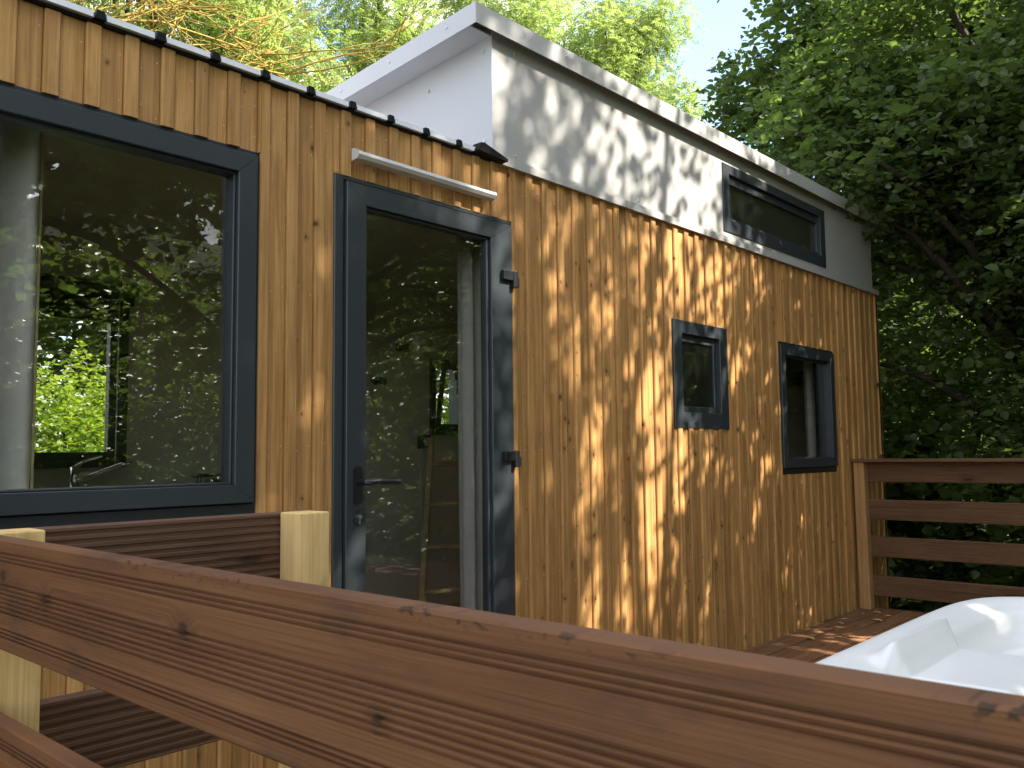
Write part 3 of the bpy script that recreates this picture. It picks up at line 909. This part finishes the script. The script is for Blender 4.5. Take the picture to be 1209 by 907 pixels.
def pinnate_leaves(rs, pos, dr, fronds=4, L=.20, nl=6, size=.042, spread=.5):
    T = len(pos)
    B = np.repeat(pos, fronds, 0) + rs.normal(size=(T*fronds,3))*.09
    D = unit(np.repeat(dr, fronds, 0) + rs.normal(size=(T*fronds,3))*spread + np.array([0,0,-.1]))
    up = unit(np.array([0,0,1.]) + rs.normal(size=(len(B),3))*.45)
    lat = unit(np.cross(D, up)); nn = np.cross(lat, D)
    s = (np.arange(nl)+.8)/nl
    Ls = L*np.exp(rs.normal(size=len(B))*.2)
    C = B[:,None,:] + D[:,None,:]*(s[None,:]*Ls[:,None])[:,:,None]
    C[:,:,2] -= (s**2)[None,:]*(Ls*.35)[:,None]
    out = []
    for sd in (-1,1):
        ax = unit(lat[:,None,:]*sd + D[:,None,:]*.45 + rs.normal(size=C.shape)*.15)
        bx = unit(np.cross(nn[:,None,:], ax))
        o = C[:,:,None,:]
        sz = size*(1-.25*s)[None,:,None,None]*np.exp(rs.normal(size=(len(B),1,1,1))*.15)
        q = np.array([(0,0),(.5,.34),(1.05,0),(.5,-.34)])
        out.append(o + sz*(q[None,None,:,0,None]*ax[:,:,None,:] + q[None,None,:,1,None]*bx[:,:,None,:]))
    V = np.concatenate(out, 1).reshape(-1,3)
    F = np.arange(len(V)).reshape(-1,4)
    return V, F

def limbs(mbx, base, tips, r0, rs, mid=None, bend=.15, seg=8, fork=None):
    """a trunk from base up to fork, limbs from the fork area to the tips"""
    base = Vector(base)
    top = Vector(fork) if fork else base.lerp(Vector(tips[0]), .6)
    pts, rad = [], []
    for i in range(7):
        t = i/6
        p = base.lerp(top, t) + Vector((math.sin(t*5+base.x)*.06, math.cos(t*4+base.y)*.06, 0))
        pts.append(p); rad.append(r0*(1.25 if i == 0 else 1)*(1-.45*t))
    mbx.tube(pts, rad, 10)
    for tp in tips:
        tp = Vector(tp); t0 = rs.uniform(.35,.98)
        st = base.lerp(top, t0)
        dist = (tp-st).length
        q = [st]
        for i in range(1,7):
            t = i/6
            p = st.lerp(tp, t) + Vector((rs.uniform(-1,1),rs.uniform(-1,1),rs.uniform(-.5,.8)))*bend*dist*.16*math.sin(t*math.pi)
            p.z += .12*dist*math.sin(t*math.pi)
            q.append(p)
        r1 = min(r0*.5, .02+.018*dist)
        mbx.tube(q, [r1*(1-.85*i/6)+.004 for i in range(7)], seg)
        # side twigs
        for _ in range(5):
            i = rs.randint(2,6); d = Vector((rs.uniform(-1,1),rs.uniform(-1,1),rs.uniform(-.3,.9))).normalized()
            L = rs.uniform(.3,.9)
            mbx.tube([q[i], q[i]+d*L*.5+Vector((0,0,.04)), q[i]+d*L], [.008,.005,.002], 5)

def tree(name, label, base, clumps, count, mat, r0, fork, kind='broad', size=.075, group=None, seed=1, per=8, L=.34, shell=2.0,
         tilt=.55, keep=None, bark='bark', cat='tree', fronds=4, nl=6):
    rs = np.random.default_rng(seed); rr = random.Random(seed)
    o = thing(name, label, cat, base, group)
    mbx = MB()
    limbs(mbx, base, [c[:3] for c in clumps], r0, rr, fork=fork)
    mbx.build('trunk', M[bark], o, smooth=True)
    pos, dr = twigs(rs, clumps, count, shell=shell)
    if kind == 'broad': V, F = broad_leaves(rs, pos, dr, per, L, size, tilt, keep)
    else: V, F = pinnate_leaves(rs, pos, dr, fronds, L, nl, size)
    np_mesh('crown', V, F, M[mat], o, base)
    return o

def clumpset(seed, n, lo, hi, r, squash=.75):
    rr = random.Random(seed); out = []
    for _ in range(n):
        q = [rr.uniform(a,b) for a,b in zip(lo,hi)]; s = rr.uniform(*r)
        out.append((*q, s, s*rr.uniform(.8,1.1), s*squash))
    return out

SUN = Vector((math.cos(math.radians(41))*math.sin(math.radians(24)), -math.cos(math.radians(41))*math.cos(math.radians(24)), math.sin(math.radians(41))))
def along_sun(wx, wz, t):
    """the point t metres up the sun ray that would reach the wall at (wx, 0, wz)"""
    return Vector((wx,0,wz)) + SUN*t

# trees whose crowns shade the house (right of and behind the camera)
def shade_clumps(spec):
    out = []
    for wx, wz, t, r in spec:
        p = along_sun(wx, wz, t); out.append((p.x,p.y,p.z,r,r*1.0,r*.7))
    return out
sp1 = []
rr = random.Random(21)
for wx in np.arange(-1.2, 2.5, .62):
    for wz in (-3.5,-2.7,-1.95,-1.2,-.35,.5,1.3):
        if wx < .1 and -3.0 < wz < -1.6: continue
        sp1.append((wx+rr.uniform(-.2,.2), wz+rr.uniform(-.2,.2), rr.uniform(7.0,10.5), rr.uniform(.55,.95)))
tree('linden_tree', 'broad linden tree behind the camera shading the door and big window', (1.6,-8.2,GZ), shade_clumps(sp1), 4200, 'linden', .24,
     (2.2,-7.2,3.2), seed=5, size=.085, group='linden trees shading the house')
sp2 = []
def scatter(n, x0, x1, z0, z1, t0=6.0, t1=8.5, r0=.4, r1=.65):
    for _ in range(n):
        sp2.append((rr.uniform(x0,x1), rr.uniform(z0,z1), rr.uniform(t0,t1), rr.uniform(r0,r1)))
scatter(13, 2.7, 3.5, -1.3, 2.2, 6.5, 8.5, .5, .75)
scatter(9, 3.5, 5.4, -.4, 2.1, 5, 6.8, .5, .75)
scatter(6, 3.5, 5.3, -1.3, -.4, 5, 6.4, .5, .7)
scatter(18, 5.4, 7.2, -.1, 2.3, 4.6, 6.5, .45, .65)
scatter(5, 5.2, 7.2, -1.3, -.1, 4.6, 6.0, .4, .6)
scatter(18, 2.8, 6.4, -2.7, -1.5, 5, 7, .5, .7)
tree('linden_tree', 'taller linden tree right of the hot tub throwing dappled shade on the cladding', (6.3,-8.0,GZ), shade_clumps(sp2), 3700, 'linden', .22,
     (6.2,-6.6,3.4), seed=6, size=.062, per=3, L=.15, shell=3.0, group='linden trees shading the house')

# hazel right beside the dormer end, its leaves hang over the roof edge
hz = [(7.0,-.05,1.9,.28,.3,.28),(6.85,-.35,2.0,.25,.25,.25),(7.25,.3,1.7,.3,.3,.4)] + clumpset(31, 26, (6.9,-2.6,-.2), (9.0,.5,4.8), (.5,.9)) + [(6.55,-.25,2.15,.35,.4,.3),(6.8,.3,2.5,.5,.5,.4),(7.6,-1.6,3.4,.8,.8,.6),(7.2,-2.6,4.0,.7,.7,.5),
      (7.5,.4,3.0,.6,.6,.5),(6.3,-3.0,3.2,.6,.6,.4),(7.9,-3.2,1.2,.7,.7,.6),(7.6,-1.0,.4,.6,.6,.5),(7.7,.4,.8,.6,.6,.5),(7.9,-1.2,2.0,.7,.8,.7),(7.8,-.4,2.6,.7,.7,.6),(7.7,-1.8,2.4,.6,.6,.6),(7.8,-.9,1.2,.7,.7,.6)]
tree('hazel_tree', 'dark green hazel hanging over the right end of the house', (8.6,-1.2,GZ), hz, 10500, 'hazel', .15, (8.4,-1.0,1.4), seed=8, size=.056, L=.28)
mp = clumpset(41, 34, (10.2,-5.0,-1.0), (13.2,2.0,8.5), (.9,1.5))
tree('maple_tree', 'tall dense dark tree behind the far deck railing', (11.6,-2.4,GZ), mp, 7500, 'under', .25, (11.5,-2.0,3.0), seed=9, size=.085, L=.42)
mp2 = clumpset(43, 20, (10.5,-.2,.5), (13.2,2.0,7.6), (.7,1.2)) + [(10.8,2.7,4.4,.7,.7,.6),(11.4,2.9,5.0,.7,.7,.6),(11.0,2.2,4.8,.7,.7,.6),(12.0,3.2,5.4,.7,.7,.6)]
tree('maple_tree', 'dark leafy tree standing beyond the back corner of the house', (12.0,1.2,GZ), mp2, 6500, 'hazel', .2, (11.8,1.2,2.6), seed=10, size=.08, L=.40)

# light green feathery trees behind the house
rob = [((2.2,9.2),61,(0.6,7.6,2.6),(4.6,11.0,9.5),'light green feathery tree behind the roof at the left of the picture'),
       ((6.2,10.5),62,(4.6,9.0,3.0),(8.2,12.5,10.8),'light green feathery tree behind the dormer gable'),
       ((10.4,10.6),63,(8.4,9.0,2.0),(12.6,12.6,11.4),'light green feathery tree behind the middle of the dormer'),
       ((14.6,10.6),65,(13.0,9.2,1.0),(17.2,12.4,11.8),'tall light green feathery tree behind the upper roof edge of the dormer'),
       ((15.8,8.6),64,(14.2,7.4,1.0),(17.0,9.6,9.6),'pale feathery tree beside the patch of sky'),]
for (bx,by),sd,lo,hi,lab in rob:
    tree('robinia_tree', lab, (bx,by,GZ), clumpset(sd, 30, lo, hi, (.7,1.3)), 5000, 'robinia', .2, ((lo[0]+hi[0])/2,(lo[1]+hi[1])/2,3.6),
         kind='pinnate', seed=sd, size=.052, L=.24, group='feathery trees behind the house')

# shrubs seen through the kitchen window
for x, y, r, sd, lab in ((8.2,6.3,1.0,74,'tall yellow green shrub behind the small tilted back window'),
                     (2.9,5.2,.75,71,'yellow green shrub behind the house seen low through the kitchen window'),
                     (4.1,6.2,.9,72,'taller yellow green shrub further behind the house'),
                     (2.0,6.0,.8,73,'yellow green shrub behind the curtain side of the kitchen window')):
    cs = [(x+dx,y+dy,GZ+dz,r*.7,r*.7,r*.6) for dx,dy,dz in ((0,0,.6),(.5,.2,.9),(-.5,.1,.8),(.1,-.3,1.2),(-.1,.4,1.3),(.4,-.1,1.6),(-.3,.1,1.8),(.1,.2,2.1),(.7,.3,1.3))]
    tree('shrub', lab, (x,y,GZ), cs, 2600, 'shrub', .04, (x,y,GZ+.6), seed=sd, size=.036, L=.24, cat='shrub', group='shrubs behind the house')

# old tree with bare lichen covered branches above the roof
ot = thing('bare_branched_tree', 'old tree with bare yellow lichen covered branches above the roof edge', 'tree', (1.9,6.2,GZ))
m = MB(); rr = random.Random(77)
m.tube([(1.9,6.2,GZ),(1.95,6.15,.5),(2.0,6.1,2.6),(2.15,6.0,5.2)], [.12,.10,.08,.035], 10)
def branch(p, d, L, r, depth):
    pts = [p]; q = p
    for i in range(5):
        d = (d + Vector((rr.uniform(-1,1),rr.uniform(-1,1),rr.uniform(-.7,.6)))*.28).normalized()
        q = q + d*L/5; pts.append(q)
    m.tube(pts, [r*(1-.7*i/5)+.002 for i in range(6)], 6)
    if depth > 0:
        for i in range(1,6):
            for _ in range(2 if depth > 1 else 1):
                dd = (d + Vector((rr.uniform(-1,1),rr.uniform(-1,1),rr.uniform(-.6,.9)))*.9).normalized()
                branch(pts[i], dd, L*rr.uniform(.35,.6), r*.5, depth-1)
for i in range(0,15,2):
    st = Vector((2.1+rr.uniform(-.1,.3), 6.0+rr.uniform(-.2,.1), 3.0+i*.13))
    d = Vector((rr.uniform(.3,1.0)*(1 if i % 5 else -1), rr.uniform(-.45,.15), rr.uniform(-.05,.35))).normalized()
    branch(st, d, rr.uniform(1.8,3.2), .016, 2)
m.build('trunk', M['lichen'], ot, smooth=True)

# undergrowth: masses nobody could count
def mass(name, seed, spec, count, mat, size, L):
    rs = np.random.default_rng(seed)
    pos, dr = twigs(rs, spec, count, shell=2.2)
    V, F = broad_leaves(rs, pos, dr, 8, L, size, .6)
    tag(np_mesh(name, V, F, M[mat], None, (spec[0][0],spec[0][1],GZ)), kind='stuff')
mass('undergrowth', 81, clumpset(82, 46, (7.4,-6.0,-1.6), (9.6,3.6,.6), (.6,1.0)), 5200, 'under', .085, .36)
mass('hedge_foliage', 83, [c for c in clumpset(84, 150, (-3.0,-13.0,-1.5), (15.0,-9.8,7.8), (1.0,1.6)) if not (2.0 < c[0] < 11.0 and c[2] > 1.6)], 12000, 'under', .08, .45)
mass('woodland', 89, clumpset(90, 50, (-4.0,-20.0,-1.0), (22.0,-16.0,4.0), (1.6,2.4)), 11000, 'under', .2, .8)
mass('undergrowth', 91, clumpset(92, 38, (5.4,-9.6,-1.2), (8.8,-8.3,5.2), (.6,1.0)) + clumpset(93, 14, (8.6,-9.8,-1.2), (13.0,-8.6,3.0), (.6,1.0)), 2900, 'linden', .07, .36)
mass('woodland', 85, clumpset(86, 60, (14.5,-10.0,-1.0), (19.0,3.0,7.0), (1.4,2.4)), 8000, 'under', .17, .7)
mass('woodland', 87, clumpset(88, 70, (-2.0,13.5,-1.0), (24.0,17.0,5.0), (1.3,2.2)), 8000, 'under', .17, .7)

mb = MB()  # bank added behind the trees to block low sky in the window reflections
na, nr_ = 60, 8
for i in range(na+1):
    a = math.radians(-112 + 128*i/na)
    for j in range(nr_+1):
        r = 21 + 24*j/nr_
        h = 15*(j/nr_)**.8*(1+.15*math.sin(i*.7)+.1*math.sin(i*1.9))*min(1, i/6, (na-i)/6)
        mb.v.append((4+r*math.cos(a), -2+r*math.sin(a), GZ-.3+h))
for i in range(na):
    for j in range(nr_):
        q = i*(nr_+1)+j
        mb.f.append((q,q+1,q+nr_+2,q+nr_+1)); mb.m.append(0)
tag(mb.build('sky_blocking_bank', M['ground'], smooth=True), kind='structure')

# ------------------------------------------------------------------ sun, sky, camera
EL = math.asin(SUN.z); AZ = math.atan2(SUN.x, SUN.y)
sl = bpy.data.lights.new('sun','SUN'); sl.energy = 4.3; sl.angle = math.radians(.53); sl.color = (1.0,.93,.82)
so = bpy.data.objects.new('sun', sl); COL.objects.link(so)
so.rotation_euler = SUN.to_track_quat('Z','Y').to_euler(); so.location = (6,-12,14)

w = bpy.data.worlds.new('World'); scene.world = w; w.use_nodes = True
nt = w.node_tree; nt.nodes.clear()
out = nt.nodes.new('ShaderNodeOutputWorld'); bg = nt.nodes.new('ShaderNodeBackground')
sky = nt.nodes.new('ShaderNodeTexSky'); sky.sky_type = 'NISHITA'; sky.sun_disc = False
sky.sun_elevation = EL; sky.sun_rotation = AZ; sky.air_density = 1.0; sky.dust_density = 1.2
tc = nt.nodes.new('ShaderNodeTexCoord')
mp_ = nt.nodes.new('ShaderNodeMapping'); mp_.inputs['Scale'].default_value = (1,1,1.9); mp_.inputs['Location'].default_value = (.35,.1,.2)
nt.links.new(tc.outputs['Generated'], mp_.inputs[0])
cn = noise(nt, mp_.outputs[0], 3.2, 7, .58, .3)
cn2 = noise(nt, mp_.outputs[0], 7.5, 5, .6)
ct = mth(nt,'MULTIPLY_ADD', cn2, 4.4, 1.7)
cc = comb(nt, ct, ct, mth(nt,'MULTIPLY',ct,.98))
dp = nt.nodes.new('ShaderNodeVectorMath'); dp.operation = 'DOT_PRODUCT'
nt.links.new(tc.outputs['Generated'], dp.inputs[0]); dp.inputs[1].default_value = Vector((.80,.40,.45)).normalized()
cm = mth(nt,'MULTIPLY', sstep(nt, cn, .42, .58), mth(nt,'MULTIPLY_ADD', sstep(nt, dp.outputs['Value'], .972, .996), -.95, 1.0))
col = mixc(nt, cm, sky.outputs[0], cc)
nt.links.new(col, bg.inputs[0]); bg.inputs[1].default_value = .15
nt.links.new(bg.outputs[0], out.inputs[0])

cam = bpy.data.cameras.new('camera'); co = bpy.data.objects.new('camera', cam); COL.objects.link(co)
yaw, pitch, roll = .834667411, .0791087527, -.0104105013
fwd = Vector((math.sin(yaw)*math.cos(pitch), math.cos(yaw)*math.cos(pitch), math.sin(pitch)))
rt = Vector((math.cos(yaw), -math.sin(yaw), 0)); up = rt.cross(fwd)
r2_ = rt*math.cos(roll)+up*math.sin(roll); u2_ = -rt*math.sin(roll)+up*math.cos(roll)
co.matrix_world = Matrix(((r2_.x,u2_.x,-fwd.x,0),(r2_.y,u2_.y,-fwd.y,-2.5),(r2_.z,u2_.z,-fwd.z,0),(0,0,0,1)))
cam.sensor_width = 36; cam.lens = 1033.6/1209*36
cam.clip_start = .02; cam.clip_end = 800
cam.dof.use_dof = True; cam.dof.focus_distance = 4.2; cam.dof.aperture_fstop = 20
scene.camera = co

scene.view_settings.view_transform = 'Standard'; scene.view_settings.look = 'None'
scene.view_settings.exposure = 1.92; scene.view_settings.gamma = 1; scene.view_settings.use_curve_mapping = False
cy = scene.cycles
cy.max_bounces = 7; cy.diffuse_bounces = 4; cy.glossy_bounces = 3; cy.transmission_bounces = 4; cy.transparent_max_bounces = 12
cy.caustics_reflective = False; cy.caustics_refractive = False
cy.use_denoising = True; cy.sample_clamp_indirect = 6
